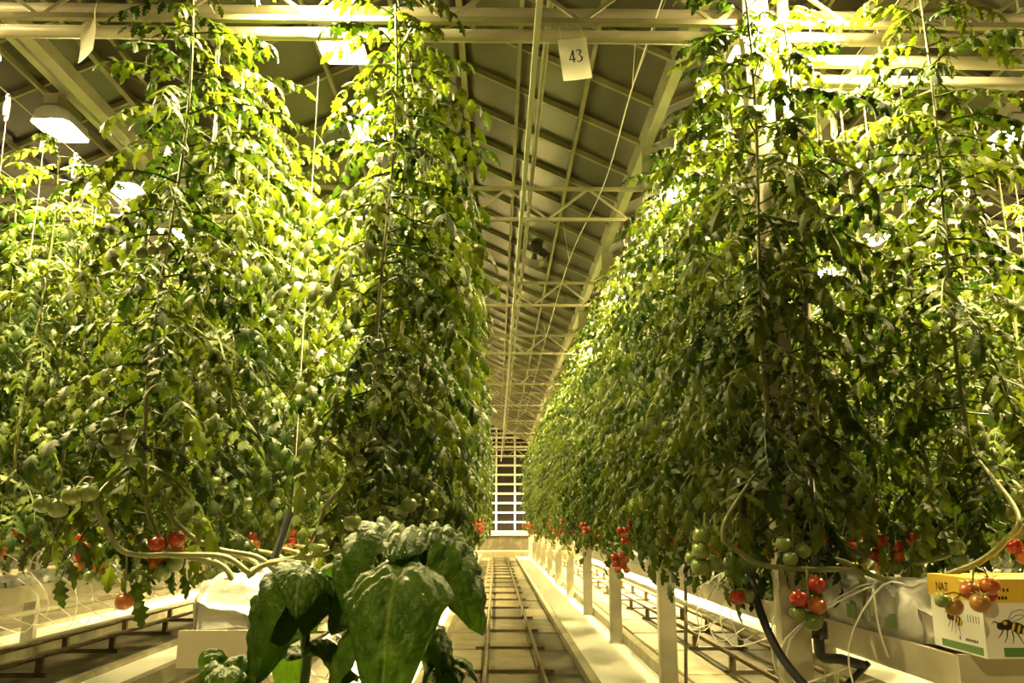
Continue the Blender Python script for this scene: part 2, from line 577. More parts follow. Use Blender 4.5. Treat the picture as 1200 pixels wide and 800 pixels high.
def leaf_into(mb, M, L, rnd, hi):
    """compound leaf: rachis along +X of M"""
    rise, dr = rnd.uniform(.05, .35), rnd.uniform(.35, .8)
    yw = rnd.uniform(-.18, .18)

    def P(t):
        return Vector((L * t * (1 - .12 * t), L * yw * t * t, L * (rise * t - dr * t * t)))
    loc = MB()
    ts = [0, .25, .5, .75, 1] if not hi else [0, .2, .4, .6, .8, 1]
    loc.tube([P(t) for t in ts], [.0045 * (1 - .6 * t) + .001 for t in ts], 3, False)
    Z = Vector((0, 0, 1))
    pairs = [(.24, .7), (.40, .9), (.56, 1.0), (.72, 1.0), (.88, .9)]
    for t, q in pairs:
        for s in (-1, 1):
            tan = (P(min(1, t + .03)) - P(t - .03)).normalized()
            sdv = tan.cross(Z).normalized() * -s
            d = (tan * rnd.uniform(.25, .6) + sdv * 1.0 + Z * rnd.uniform(-.5, .15))
            nn = Z * 1 + sdv * rnd.uniform(-.2, .4) + tan * rnd.uniform(-.3, .3)
            leaflet(loc, P(t + rnd.uniform(-.02, .02)), d, nn, L * .25 * q * rnd.uniform(.75, 1.25), L * .074 * q * rnd.uniform(.8, 1.15), rnd.uniform(.3, 1.6), hi)
    if hi:
        for t in (.36, .56, .76):
            for s in (-1, 1):
                tan = (P(t + .03) - P(t - .03)).normalized()
                sdv = tan.cross(Z).normalized() * -s
                leaflet(loc, P(t), tan * .3 + sdv - Z * .2, Z, L * .10, L * .042, .5, False)
    tan = (P(1) - P(.94)).normalized()
    leaflet(loc, P(1), tan + Vector((0, rnd.uniform(-.3, .3), 0)), Z + tan * .3, L * .27, L * .088, rnd.uniform(.3, 1.3), hi)
    mb.add([M @ Vector(v) for v in loc.v], loc.f)


rnd = random.Random(11)
LEAF = []
for k in range(10):
    b = MB()
    leaf_into(b, Matrix.Identity(4), .48, rnd, True)
    LEAF.append(b.mesh('leaf', M_LEAF))

WIRE_Z = 4.42


def leaf_spots(rnd, z0, z1, dens=1.):
    z = z0
    az = rnd.uniform(0, 6.28)
    out = []
    while z < z1:
        t = (z - z0) / (z1 - z0)
        az += 2.4 + rnd.uniform(-.35, .35)
        sz = (1.0 - .32 * max(0, (t - .75) / .25)) * rnd.uniform(.75, 1.15)
        tilt = R(26 - 42 * t + rnd.uniform(-16, 16))       # positive hangs down
        out.append((z, az, tilt, sz))
        z += (.030 + .010 * t) * rnd.uniform(.7, 1.3) / dens
    return out


def wob(z, ph):
    return Vector((.03 * math.sin(z * 2.1 + ph), .03 * math.cos(z * 1.7 + ph * 1.3), 0))


FOL = []
for k in range(7):
    rnd = random.Random(100 + k)
    b = MB()
    for z, az, tilt, sz in leaf_spots(rnd, 1.52, 4.40):
        c = wob(z, k)
        M = Matrix.Translation((c.x, c.y, z)) @ Euler((rnd.uniform(-.3, .3), tilt, az)).to_matrix().to_4x4() @ Matrix.Scale(sz, 4)
        leaf_into(b, M, .48, rnd, False)
    FOL.append(b.mesh('foliage', M_LEAF))

# tomatoes
TPROF = [(.0, .034), (.35, .036), (.75, .031), (.97, .015), (1.0, -.004), (.88, -.020), (.6, -.031), (.25, -.036), (0, -.0365)]


def tom_mesh(m):
    return MB().lathe([(r * .042, z) for r, z in TPROF], 12, lob=.025).mesh('tomato', m, True)


TOM = {c: tom_mesh(m) for c, m in (('g', M_GREEN), ('o', M_OLIVE), ('a', M_ORANGE), ('r', M_RED))}


def calyx(mb, c, r):
    """five pointed sepals on top of a fruit"""
    c = Vector(c)
    for k in range(5):
        a = 2 * math.pi * k / 5
        d = Vector((math.cos(a), math.sin(a), 0))
        e = Vector((-d.y, d.x, 0))
        mb.add([c, c + d * r * .5 + e * r * .18 + Vector((0, 0, r * .05)), c + d * r * 1.05 + Vector((0, 0, r * .25)), c + d * r * .5 - e * r * .18 + Vector((0, 0, r * .05))], [(0, 1, 2, 3)])


def fruit_cluster(plant, origin, fruits, rad=.040):
    """hanging cluster; fruits = [(world position, colour key, radius)]; origin = world point where it leaves the stem"""
    base = plant.location
    mb = MB()
    o = Vector(origin)
    zs = min(f[0].z for f in fruits)
    cx = sum((f[0] for f in fruits), Vector()) / len(fruits)
    end = Vector((cx.x, cx.y, max(zs + .02, min(o.z - .02, cx.z))))
    path = smoothpath([o, o.lerp(end, .35) + Vector((0, 0, .035)), o.lerp(end, .75) + Vector((0, 0, .01)), end], 3)
    mb.tube([p - base for p in path], .0045, 4)
    for p, c, r in fruits:
        top = p + Vector((0, 0, r * .78))
        near = min(path, key=lambda q: (q - top).length)
        mb.tube([near - base, near.lerp(top, .6) + Vector((0, 0, .012)) - base, top - base], .003, 3)
        calyx(mb, top - base + Vector((0, 0, .003)), r)
    ft = obj('fruit_cluster', mb, M_STEM, plant)
    for p, c, r in fruits:
        rr = random.Random(int(p.x * 1e4) + int(p.z * 1e4))
        t = put('tomato', TOM[c], ft, p - base, (rr.uniform(-.35, .35), rr.uniform(-.35, .35), rr.uniform(0, 6)), r / .042)
    return ft


def auto_cluster(plant, z, side, rnd, cols, r=.036):
    b = plant.location
    o = b + Vector((0, 0, z + .12))
    d = Vector((side * rnd.uniform(.08, .2), rnd.uniform(-.22, .02), 0))
    fr = []
    n = rnd.randint(4, 6)
    for k in range(n):
        fr.append((b + d + Vector((rnd.uniform(-.05, .05) + (.038 if k % 2 else -.038), rnd.uniform(-.04, .04), z - .052 * (k // 2) + rnd.uniform(-.012, .012))), rnd.choice(cols), r * rnd.uniform(.85, 1.1)))
    return fruit_cluster(plant, o, fr)


# joined small clusters for the plants farther back
FARC = {}
for key, cols in (('g', 'gggg'), ('m', 'ragr'), ('r', 'rara')):
    for v in range(3):
        rr = random.Random(v + 40)
        mb = MB()
        mb.tube([(0, 0, .16), (.05, 0, .15), (.09, 0, .06), (.09, 0, -.08)], .005, 3)
        mi = [0] * len(mb.f)
        for k in range(6):
            nf = len(mb.f)
            r = rr.uniform(.030, .038)
            mb.lathe([(a * r, z * r / .042) for a, z in TPROF[::2]], 8, (.09 + (.036 if k % 2 else -.036) + rr.uniform(-.01, .01), rr.uniform(-.04, .04), .05 - .05 * (k // 2)))
            mi += [{'g': 1, 'o': 2, 'a': 3, 'r': 4}[rr.choice(cols)]] * (len(mb.f) - nf)
        me = mb.mesh('fruit_cluster', [M_STEM, M_GREEN, M_OLIVE, M_ORANGE, M_RED], True)
        me.polygons.foreach_set('material_index', mi)
        me.update()
        FARC.setdefault(key, []).append(me)

# ------------------------------------------------------------------ plant lines: x of the line, x of its gutter, first y, last y, spacing, how many near ones have single leaves
LINES = [
    # x, gutter x, y0, y1, dy, near count, where
    (-.58, -1.16, 4.25, 37.5, .50, 7, 'left of the aisle'),
    (-1.68, -1.20, 4.20, 15., .52, 6, 'in the outer line of the left row'),
    (1.50, 1.84, 4.15, 37.5, .50, 7, 'right of the aisle'),
    (2.32, 1.88, 4.15, 15., .52, 6, 'in the outer line of the right row'),
    (-3.45, -3.75, 6.3, 16., .56, 2, 'in the row at the left edge'),
    (-4.25, -3.80, 6.6, 16., .60, 1, 'in the outer row at far left'),
    (4.05, 4.4, 6.4, 16., .58, 2, 'in the row at far right'),
    (4.9, 4.45, 6.6, 14., .60, 0, 'in the outermost row at far right'),
]
PLANTS = {}
stem_cache = {}


def stem_mesh(dx, ph, low):
    mb = MB()
    pts = [Vector((dx, -.12, 1.13)), Vector((dx * .98, -.12, 1.25)), Vector((dx * .82, -.10, 1.32)), Vector((dx * .4, -.05, 1.36)), Vector((dx * .12, 0, 1.46)), Vector((0, 0, 1.62))]
    for k in range(1, 9):
        z = 1.62 + (4.32 - 1.62) * k / 8
        pts.append(wob(z, ph) + Vector((0, 0, z)))
    sp = smoothpath(pts, 3)
    n = len(sp)
    mb.tube(sp, [.0155 - .009 * i / n for i in range(n)], 6)
    return mb.mesh('stem', M_STEM, True)


twm = MB().tube([(0, 0, 0), (.003, 0, -.7), (0, 0, -1.3)], .003, 3).mesh('twine', M_TWINE)
for li, (lx, gx, y0, y1, dy, near, where) in enumerate(LINES):
    rnd = random.Random(200 + li)
    y = y0
    k = 0
    grp = 'tomato plants ' + where
    smesh = [stem_mesh(gx - lx, v, True) for v in range(3)]
    while y < y1:
        px = lx + (rnd.uniform(-.05, .05) if k else 0)
        if li == 2 and k < 2:
            px, y = ((1.34, 4.12), (1.64, 4.35))[k]
        low = li == 3 and k > 0
        o = empty('tomato_plant', (px, y, 0))
        PLANTS[(li, k)] = o
        if k < near:
            ordn = ['Frontmost', 'Second', 'Third', 'Fourth', 'Fifth', 'Sixth', 'Seventh'][k].lower()
            tag(o, '%s tomato plant %s, from the camera' % (ordn, where), 'tomato plant', grp)
        else:
            tag(o, 'tomato plant farther back in the leafy wall ' + where, 'tomato plant', grp + ', farther back')
        put('stem', smesh[k % 3], o)
        if k < near:
            ztop = {(0, 0): 4.45, (1, 0): 4.55, (2, 0): 4.36, (3, 0): 4.58, (3, 1): 4.05, (3, 2): 3.7}.get((li, k), 3.5 if low else 4.0 if li == 6 else 4.40)
            for z, az, tilt, sz in leaf_spots(rnd, 1.50, ztop, .98):
                c = wob(z, k % 3)
                put('leaf', rnd.choice(LEAF), o, (c.x, c.y, z), (rnd.uniform(-.3, .3), tilt, az), sz * 1.08)
        else:
            q = rnd.uniform(.97, 1.015) * (.72 if low else .86 if li >= 6 else 1)
            f = put('foliage', rnd.choice(FOL), o, (0, 0, 1.52 * (1 - q)), (0, 0, rnd.uniform(0, 6.28)), (1, 1, q))
            f['kind'] = 'stuff'
        if not (k == 0 and li < 4):
            sgn = 1 if li in (0, 1, 4, 5) else -1
            if k < near:
                auto_cluster(o, 1.42, sgn * rnd.choice((1, 1, -1)), rnd, 'rarag')
                auto_cluster(o, 1.72, rnd.choice((-1, 1)), rnd, 'gggg')
                auto_cluster(o, 2.2, rnd.choice((-1, 1)), rnd, 'ggg', .03)
            else:
                c = put('fruit_cluster', rnd.choice(FARC[rnd.choice('rmmg')]), o, (rnd.choice((.24, .05, -.1, -.15)) * sgn if li in (0, 2) else 0, rnd.uniform(-.15, .15), 1.38 + rnd.uniform(-.12, .12)), (0, 0, (0 if sgn > 0 else math.pi) + rnd.uniform(-.5, .5)))
                c['kind'] = 'stuff'
                c = put('fruit_cluster', rnd.choice(FARC['g']), o, (0, 0, 1.62 + rnd.uniform(0, .1)), (0, 0, rnd.uniform(0, 6.28)))
                c['kind'] = 'stuff'
        y += dy * rnd.uniform(.92, 1.08)
        k += 1
    # the wire that carries the line
    tag(obj('crop_wire', MB().tube([(lx, 2.6, WIRE_Z + .04), (lx, Y_END - .5, WIRE_Z + .04)], .004, 4), M_STEEL), 'thin overhead crop wire above the plants ' + where, 'wire', 'crop wires')

# twine hooks on the wires
hk = MB()
hk.tube(smoothpath([(0, 0, .045), (0, .018, .05), (0, .022, .03), (0, .012, 0), (0, .016, -.14), (0, 0, -.16), (0, -.018, -.13), (0, -.016, .0), (0, -.004, .01)], 3), .006, 5)
hookm = hk.mesh('hook', M_HOOK, True)
wm = MB().lathe([(.0, -.125), (.016, -.12), (.022, -.08), (.022, -.04), (.016, -.005), (0, 0)], 8).mesh('wound_twine', M_TWINE, True)
tw2 = MB().tube([(0, 0, -.12), (.008, 0, -.5), (0, 0, -1.0)], .0035, 3).mesh('twine', M_TWINE)
for li, ys in ((0, (4.9, 5.7)), (1, (4.7, 5.15, 5.6, 6.0, 6.6, 7.2)), (2, (4.7, 5.3, 6.0, 6.8, 7.5, 8.1, 8.7, 9.3, 10., 10.7, 11.4, 12.1, 13., 14., 15., 16., 17.)), (3, (4.75, 5.25, 5.75, 6.3, 6.9)), (4, (5.6, 6.1, 6.6, 7.0, 7.5)), (6, (6.2, 6.9))):
    for i, y in enumerate(ys):
        lx = LINES[li][0] - (.12 if li == 2 else 0)
        if li == 3:
            lx += .15
        o = tag(empty('twine_hook', (lx, y, WIRE_Z)), 'white twine hook over the plants ' + LINES[li][6], 'hook', 'twine hooks above plants ' + LINES[li][6])
        rz = random.Random(i + li * 9).uniform(-.6, .6)
        put('hook', hookm, o, rot=(rz * .3, 0, rz + 1.2))
        put('wound_twine', wm, o, rot=(rz * .3, 0, rz))
        put('twine', tw2, o)

# ------------------------------------------------------------------ growing gutters, slabs and drippers
def bag_mesh(seed, L=.98, W=.27, H=.16, amp=1.):
    rr = random.Random(seed)
    nu, nv = 46, 26
    mb = MB()
    ph = [rr.uniform(0, 6.28) for _ in range(8)]
    for i in range(nu + 1):
        u = i / nu
        e = min(u, 1 - u) * L
        tap = min(1, (e / .10)) ** .45 if e > 0 else 0
        tap = max(.12, tap)
        for j in range(nv):
            a = 2 * math.pi * j / nv
            ca, sa = math.cos(a), math.sin(a)
            px = W / 2 * math.copysign(abs(ca) ** .55, ca) * (.75 + .25 * tap)
            pz = H / 2 * math.copysign(abs(sa) ** .6, sa) * tap
            cr = amp * (.007 * abs(math.sin(u * 17 + 4 * a + ph[4])) + .006 * abs(math.sin(u * 29 - 5 * a + ph[5])) + .010 * math.sin(u * 23 + 2 * a + ph[0]) + .008 * math.sin(u * 41 - 3 * a + ph[1]) + .007 * math.sin(u * 60 + 5 * a + ph[2]) + .012 * math.sin(u * 9 + ph[3]))
            if sa < -.3:
                cr *= .1
                pz = -H / 2 * (1 if tap > .5 else .9)
            mb.v.append((px * (1 + cr * 2), u * L + cr * .3, H / 2 + pz + cr))
    for i in range(nu):
        for j in range(nv):
            mb.f.append((i * nv + j, i * nv + (j + 1) % nv, (i + 1) * nv + (j + 1) % nv, (i + 1) * nv + j))
    mb.f.append(tuple(range(nv)))
    mb.f.append(tuple(range(nu * nv + nv - 1, nu * nv - 1, -1)))
    return mb.mesh('film_bag', M_BAG, True)


BAGM = [bag_mesh(k) for k in range(4)]
BAGF = bag_mesh(9, .98, .34, .20, 1.5)
GREENP = MB().box(-.001, .001, 0, .10, 0, .06).mesh('green_print', M_BAGGREEN)
GREYP = MB()
for k in range(7):
    GREYP.box(-.001, .001, .035 * k, .035 * k + (.022 if k % 3 else .03), 0, .05 - .012 * (k % 3))
GREYP = GREYP.mesh('lettering', M_BAGGREY)
GUT = [(-1.20, 3.95, 'left of the aisle'), (1.84, 3.2, 'right of the aisle'), (-3.78, 4.6, 'of the left edge row'), (4.42, 4.6, 'of the far right row')]
gp = [(-.17, 0), (-.15, -.13), (.15, -.13), (.17, 0), (.15, 0), (.13, -.10), (-.13, -.10), (-.15, 0)]
for gi, (gx, gy, wh) in enumerate(GUT):
    g = tag(empty('growing_gutter', (gx, gy, 1.03)), 'cream hanging growing gutter under the plants ' + wh, 'gutter', 'growing gutters')
    ln = 37.5 - gy
    mb = MB()
    n = len(gp)
    mb.add([(a, 0, b) for a, b in gp] + [(a, ln, b) for a, b in gp], [(k, (k + 1) % n, n + (k + 1) % n, n + k) for k in range(n)])
    obj('trough', mb, M_CREAM, g)
    obj('end_cap', MB().box(-.185, .185, -.012, .0, -.145, .012), M_CREAM, g)
    y = 1.3
    hm = MB().tube([(-.17, 0, 0), (-.02, 0, .5), (0, 0, 3.4)], .003, 3).mesh('hanger_wire', M_STEEL)
    while y < ln:
        put('hanger_wire', hm, g, (0, y, 0))
        y += 3.38
    hp = MB().tube([(0, 0, 0), (0, ln - .1, 0)], .022, 8).mesh('supply_pipe', M_PIPE, True)
    put('supply_pipe', hp, g, (-.21 if gx > 0 else .21, .1, -.20))
    y = gy + {0: .03, 1: .36, 2: .1, 3: .1}[gi]
    k = 0
    while y < (20 if gi < 2 else 14):
        if (gi == 0 and k == 1) or (gi == 1 and k == 1):
            y += .42
        lab = ('puffy white plastic slab bag, %s along the gutter ' % ORD[k] if k < 5 else 'white plastic slab bag farther along the gutter ') + wh
        b = put('slab_bag', BAGF if k == 0 else BAGM[(k + gi) % 4], None, (gx, y, 1.02 if k == 0 else .93))
        tag(b, lab, 'slab bag', 'slab bags on the gutter ' + wh)
        if k < 4:
            sx = (-.137 if gx > 0 else .137) * (1.3 if k == 0 else 1)
            for q in (.12, .52):
                put('green_print', GREENP, b, (sx, q, .05))
            put('lettering', GREYP, b, (sx, .26, .055))
        y += 1.02
        k += 1
# drip tubes: thin arcs from the supply pipe up and over into the bags
rnd = random.Random(77)
for gi, (gx, gy, wh) in enumerate(GUT):
    sg = -1 if gx > 0 else 1
    for k in range({0: 10, 1: 10, 2: 22, 3: 8}[gi]):
        y = gy + .25 + k * .34 + rnd.uniform(-.1, .1)
        d = rnd.uniform(-.25, .25)
        h = rnd.uniform(.06, .22)
        out = rnd.uniform(.10, .30)
        pts = smoothpath([(gx + sg * .21, y, .85), (gx + sg * (.22 + out), y + d * .3, .80 - rnd.uniform(0, .1)), (gx + sg * (.25 + out), y + d * .7, 1.0), (gx + sg * .2, y + d, 1.10 + h), (gx + sg * .04, y + d * 1.1, 1.12 + h * .6), (gx, y + d * 1.1, 1.07)], 4)
        tag(obj('drip_tube', MB().tube(pts, .0045, 4), M_TUBE), 'thin white drip tube looped over the gutter ' + wh, 'drip tube', 'drip tubes on the gutter ' + wh)
for i, (a, b, c) in enumerate((((1023, 690), (1030, 735), (1041, 770)), ((822, 700), (822, 730), (816, 757)))):
    Y = (3.7, 7.0)[i]
    tag(obj('loose_twine', MB().tube(smoothpath([at(*a, Y), at(*b, Y), at(*c, Y)], 5), .0035, 4), M_TWINE),
        ['loose white twine dangling in front of the film bag on the right', 'loose twine hanging low beyond the posts', 'bent bit of twine beside the leaning stick'][i], 'twine')

# ------------------------------------------------------------------ bee boxes
def ribbon(mb, pts, ws, z=0.):
    """flat variable-width stroke in the XZ plane, facing -Y"""
    n = len(pts)
    b = len(mb.v)
    for i, (x, y) in enumerate(pts):
        x0, y0 = pts[max(0, i - 1)]
        x1, y1 = pts[min(n - 1, i + 1)]
        l = math.hypot(x1 - x0, y1 - y0) or 1
        nx, ny = -(y1 - y0) / l, (x1 - x0) / l
        w = ws[i] / 2
        mb.v += [(x + nx * w, z, y + ny * w), (x - nx * w, z, y - ny * w)]
    for i in range(n - 1):
        mb.f.append((b + 2 * i, b + 2 * i + 1, b + 2 * i + 3, b + 2 * i + 2))


def blob(mb, cx, cy, rx, ry, rot=0, n=14, z=0.):
    b = len(mb.v)
    for k in range(n):
        a = 2 * math.pi * k / n
        x, y = rx * math.cos(a), ry * math.sin(a)
        mb.v.append((cx + x * math.cos(rot) - y * math.sin(rot), z, cy + x * math.sin(rot) + y * math.cos(rot)))
    mb.f.append(tuple(range(b, b + n)))


def bee_meshes(s):
    k, yl = MB(), MB()
    blob(k, -.30 * s, .02 * s, .13 * s, .12 * s)
    blob(k, -.08 * s, .06 * s, .20 * s, .17 * s)
    blob(k, .28 * s, -.04 * s, .30 * s, .17 * s, -.35)
    for q in (.12, .30, .46):
        blob(yl, q * s, (-.0 - .36 * (q - .12)) * s, .045 * s, .15 * s, -.35, z=-.0008)
    blob(yl, -.14 * s, .12 * s, .07 * s, .06 * s, z=-.0008)
    for a, b, c in (((-.2, -.06), (-.32, -.25), (-.42, -.36)), ((-.08, -.1), (-.12, -.32), (-.22, -.50)), ((.06, -.1), (.10, -.34), (.05, -.52)), ((.2, -.16), (.32, -.36), (.42, -.55)), ((-.36, .1), (-.5, .18), (-.58, .1))):
        ribbon(k, [(x * s, y * s) for x, y in (a, b, c)], [.045 * s, .035 * s, .02 * s])
    for w in (((-.05, .2), (.12, .46), (.45, .55), (.62, .42), (.40, .25), (.1, .16)), ((.0, .2), (.25, .36), (.5, .38), (.55, .25))):
        ribbon(k, [(x * s, y * s) for x, y in w], [.02 * s] * len(w))
    return k, yl


def text_mesh(txt, size, m):
    cu = bpy.data.curves.new('lettering', 'FONT')
    cu.body = txt
    cu.size = size
    cu.extrude = .0004
    to = bpy.data.objects.new('lettering', cu)
    COL.objects.link(to)
    dg = bpy.context.evaluated_depsgraph_get()
    me = bpy.data.meshes.new_from_object(to.evaluated_get(dg))
    bpy.data.objects.remove(to)
    me.materials.clear()
    me.materials.append(m)
    return me


bk, by = bee_meshes(.105)
bkm, bym = bk.mesh('bee_print', M_INK), by.mesh('bee_stripes', M_YELLOW)


def hive(x, y, label, w=.36, d=.36, h=.265, prints=True):
    t = tag(empty('bumblebee_box', (x, y, 1.045)), label, 'box', 'bee boxes on the right gutter')
    obj('carton', MB().box(0, w, 0, d, 0, h * .70), M_CARD, t)
    obj('lid', MB().box(-.004, w + .004, -.004, d + .004, h * .70, h), M_YELLOW, t)
    if prints:
        put('bee_print', bkm, t, (.088, -.001, .105))
        put('bee_stripes', bym, t, (.088, -.001, .105))
        put('bee_print', bkm, t, (-.001, .20, .115), (0, 0, -math.pi / 2))
        put('bee_stripes', bym, t, (-.001, .20, .115), (0, 0, -math.pi / 2))
        put('lettering', text_mesh('NAT', .045, M_INK), t, (-.0055, .30, h * .70 + .022), (math.pi / 2, 0, -math.pi / 2))
        g = MB().box(.06, w, -.001, 0, .006, .036)
        obj('green_strip', g, M_BAGGREEN, t)
        obj('green_strip', MB().box(-.001, 0, .02, d - .06, .006, .032), M_BAGGREEN, t)
        put('lettering', text_mesh('K', .022, M_INK), t, (-.0015, .17, .042), (math.pi / 2, 0, -math.pi / 2))
        m = MB()
        for q in range(6):
            m.box(-.001, 0, .12 - .014 * q, .128 - .014 * q, .043, .052)
        for q in range(5):
            m.box(-.001, 0, .10 - .018 * q, .1025 - .018 * q, .11, .135)
        for q in range(6):
            m.box(.02 + .012 * q, .028 + .012 * q, -.006, -.005, h * .74, h * .78)
            m.box(.02 + .014 * q, .026 + .014 * q, -.006, -.005, h * .84, h * .88)
        ms = obj('fine_print', m, M_INK, t)
        ms['kind'] = 'stuff'
    return t


hive(1.69, 3.06, 'white and yellow carton with printed bees on the right gutter end')
hive(1.72, 4.62, 'yellow topped carton behind the white film bag on the right gutter', h=.24, prints=False)

# cardboard box on the left gutter
cb = tag(empty('cardboard_box', (-1.34, 5.06, 1.04)), 'open tan cardboard box behind the film bag on the left gutter', 'box')
obj('walls', MB().box(0, .32, 0, .012, 0, .2).box(0, .32, .30, .312, 0, .2).box(0, .012, .012, .30, 0, .2).box(.308, .32, .012, .30, 0, .2).box(0.012, .308, .012, .30, 0, .01), M_CARDB, cb)
obj('dark_band', MB().box(-.002, .322, -.003, .0, 0, .05), M_BLACK, cb)

# ------------------------------------------------------------------ stems' lower props, hose, black stand pipe, stick
tag(obj('hose', MB().tube(smoothpath([at(868, 560, 4.0), at(874, 640, 4.0), at(880, 675, 3.95), at(892, 720, 3.85), at(915, 768, 3.75), at(945, 805, 3.65), at(990, 850, 3.6)], 5), .019, 8), M_BLACK, smooth=True), 'thick black hose drooping in front of the nearest white post', 'hose')
bp = tag(empty('standpipe', at(962, 770, 3.85)), 'black standpipe with side elbow between the nearest post and bee box', 'pipe')
L0 = bp.location
P = lambda x, y, Y=3.85: at(x, y, Y) - L0
obj('riser', MB().tube([P(950, 560), P(956, 660), P(962, 770)], .019, 8), M_BLACK, bp, True)
obj('elbow', MB().tube(smoothpath([P(958, 735), P(962, 768), P(985, 772), P(1012, 780)], 4), .022, 8), M_BLACK, bp, True)
obj('collar', MB().tube([P(959.5, 728), P(961, 748)], .034, 10), M_BLACK, bp, True)
obj('branch', MB().tube([P(1018, 776), P(990, 805), P(975, 830)], .014, 6), M_BLACK, bp, True)
tag(obj('support_stick', MB().tube([(1.70, 7.82, 1.32), (1.62, 7.7, 0)], .016, 6), M_RAIL), 'brown stick leaning against the second white post', 'stick')
tag(obj('black_stake', MB().tube([at(340, 600, 4.4), at(318, 665, 4.3)], .02, 6), M_BLACK), 'slanting black stake among the stems left of the basil', 'stake')

# ------------------------------------------------------------------ fruit on the four front plants and neighbours, placed one by one
def fr(lst, Y):
    return [(at(x, y, Y + dy) if True else None, c, r) for x, y, r, c, dy in [(q[0], q[1], q[2] * (Y + .02) / 1000 * 1.02, q[3], q[4] if len(q) > 4 else 0) for q in lst]]


P1, P2, P3, P4 = PLANTS[(1, 0)], PLANTS[(0, 0)], PLANTS[(2, 0)], PLANTS[(3, 0)]


def cl(plant, org, Y, lst):
    fruit_cluster(plant, at(org[0], org[1], Y + .02), fr(lst, Y))


cl(P1, (197, 612), 3.95, [(185, 638, 10, 'r'), (207, 632, 9.5, 'r', .02), (184, 658, 9.5, 'a'), (206, 644, 9, 'o', .06), (204, 660, 10, 'g'), (190, 671, 9.5, 'g', -.02)])
cl(P1, (148, 650), 3.85, [(146, 705, 10, 'a')])
cl(P1, (110, 560), 3.8, [(50, 591, 10, 'g'), (68, 596, 11, 'g', .03), (84, 581, 11, 'g', -.02), (104, 577, 11, 'g')])
cl(P1, (150, 480), 3.85, [(128, 498, 9, 'g'), (130, 514, 9, 'g'), (150, 508, 9, 'g', .02), (138, 529, 9, 'g'), (153, 540, 8, 'g', .02)])
cl(P1, (170, 288), 3.9, [(167, 297, 7, 'g'), (180, 293, 7, 'g'), (194, 291, 8, 'g')])
cl(P1, (140, 560), 4.4, [(122, 625, 7, 'g'), (128, 636, 7, 'g', .02), (120, 645, 7, 'g'), (132, 615, 6.5, 'g')])
cl(P1, (108, 610), 4.6, [(90, 633, 8, 'r'), (97, 641, 6.5, 'a'), (95, 652, 7, 'r'), (111, 646, 7, 'r', .02), (93, 664, 6.5, 'o'), (94, 674, 6, 'g'), (106, 675, 7, 'g', -.02), (117, 667, 6.5, 'r'), (119, 676, 7, 'g')])
cl(P1, (245, 630), 4.3, [(246, 656, 7.5, 'g'), (256, 667, 8, 'g', .02), (247, 672, 7, 'g'), (263, 655, 6.5, 'g')])
cl(P2, (420, 585), 3.95, [(413, 613, 10.5, 'g'), (410, 633, 10.5, 'g', .02), (398, 645, 9, 'g', .04), (426, 640, 8, 'g', .08)])
cl(P2, (482, 565), 4.1, [(479, 592, 9, 'g'), (470, 600, 8.5, 'g', .03), (487, 584, 7, 'g', .05)])
cl(P2, (512, 580), 4.5, [(507, 602, 7, 'g'), (501, 616, 7, 'g')])
cl(P2, (448, 392), 3.95, [(444, 404, 7, 'g'), (446, 421, 7.5, 'g'), (431, 431, 7, 'g', .02), (440, 440, 5, 'g'), (447, 433, 5, 'g')])
cl(P2, (490, 430), 4.0, [(486, 444, 7, 'g'), (494, 453, 6, 'g'), (489, 462, 6, 'g')])
cl(P2, (430, 495), 4.0, [(424, 511, 8, 'g'), (421, 540, 7, 'g'), (412, 547, 6, 'g')])
cl(P3, (826, 600), 3.9, [(822, 628, 10, 'g'), (821, 646, 10, 'g', -.02), (820, 664, 10, 'g'), (837, 660, 9, 'g', .03), (811, 654, 8, 'g', .04), (845, 664, 7, 'g', .06)])
cl(P3, (866, 668), 3.85, [(864, 700, 9, 'r'), (877, 699, 8, 'g', .05)])
cl(P3, (945, 668), 3.72, [(957, 685, 10, 'r'), (936, 701, 10, 'r', -.02), (958, 710, 9.5, 'a', -.01), (935, 719, 9.5, 'g', .01), (953, 728, 10.5, 'g'), (948, 706, 8, 'r', .06)])
cl(P3, (930, 615), 3.8, [(918, 638, 9, 'g'), (941, 645, 9, 'g'), (926, 655, 8.5, 'g', -.02)])
cl(P3, (905, 270), 3.95, [(905, 283, 8, 'g'), (915, 300, 8, 'g'), (921, 311, 7, 'g'), (929, 318, 6, 'g')])
cl(P4, (1042, 610), 4.1, [(1031, 634, 8.5, 'r'), (1050, 642, 8, 'r', .03), (1029, 651, 8.5, 'r'), (1053, 654, 7.5, 'a', .02), (1036, 664, 8, 'o', -.02), (1050, 666, 7.5, 'g')])
cl(P4, (1145, 665), 2.92, [(1160, 687, 11, 'a'), (1136, 692, 10.5, 'a', .02), (1104, 704, 8, 'g'), (1118, 711, 10, 'o', .01), (1149, 707, 11, 'o', -.03), (1162, 698, 7, 'r', .06)])
cl(P4, (1190, 570), 3.5, [(1196, 583, 10, 'g'), (1190, 602, 10, 'g', .02), (1197, 622, 10, 'g'), (1189, 640, 9, 'r', .05), (1200, 652, 9, 'a', .04)])
cl(P4, (1120, 600), 3.9, [(1122, 642, 9, 'g'), (1125, 656, 9, 'g', .02), (1118, 668, 7, 'g', .04)])
cl(PLANTS[(3, 1)], (1005, 610), 4.5, [(998, 650, 9, 'g'), (1012, 655, 8, 'g'), (1003, 668, 8, 'g', .02), (1010, 640, 7, 'g', .03)])
P8 = PLANTS[(2, 6)]
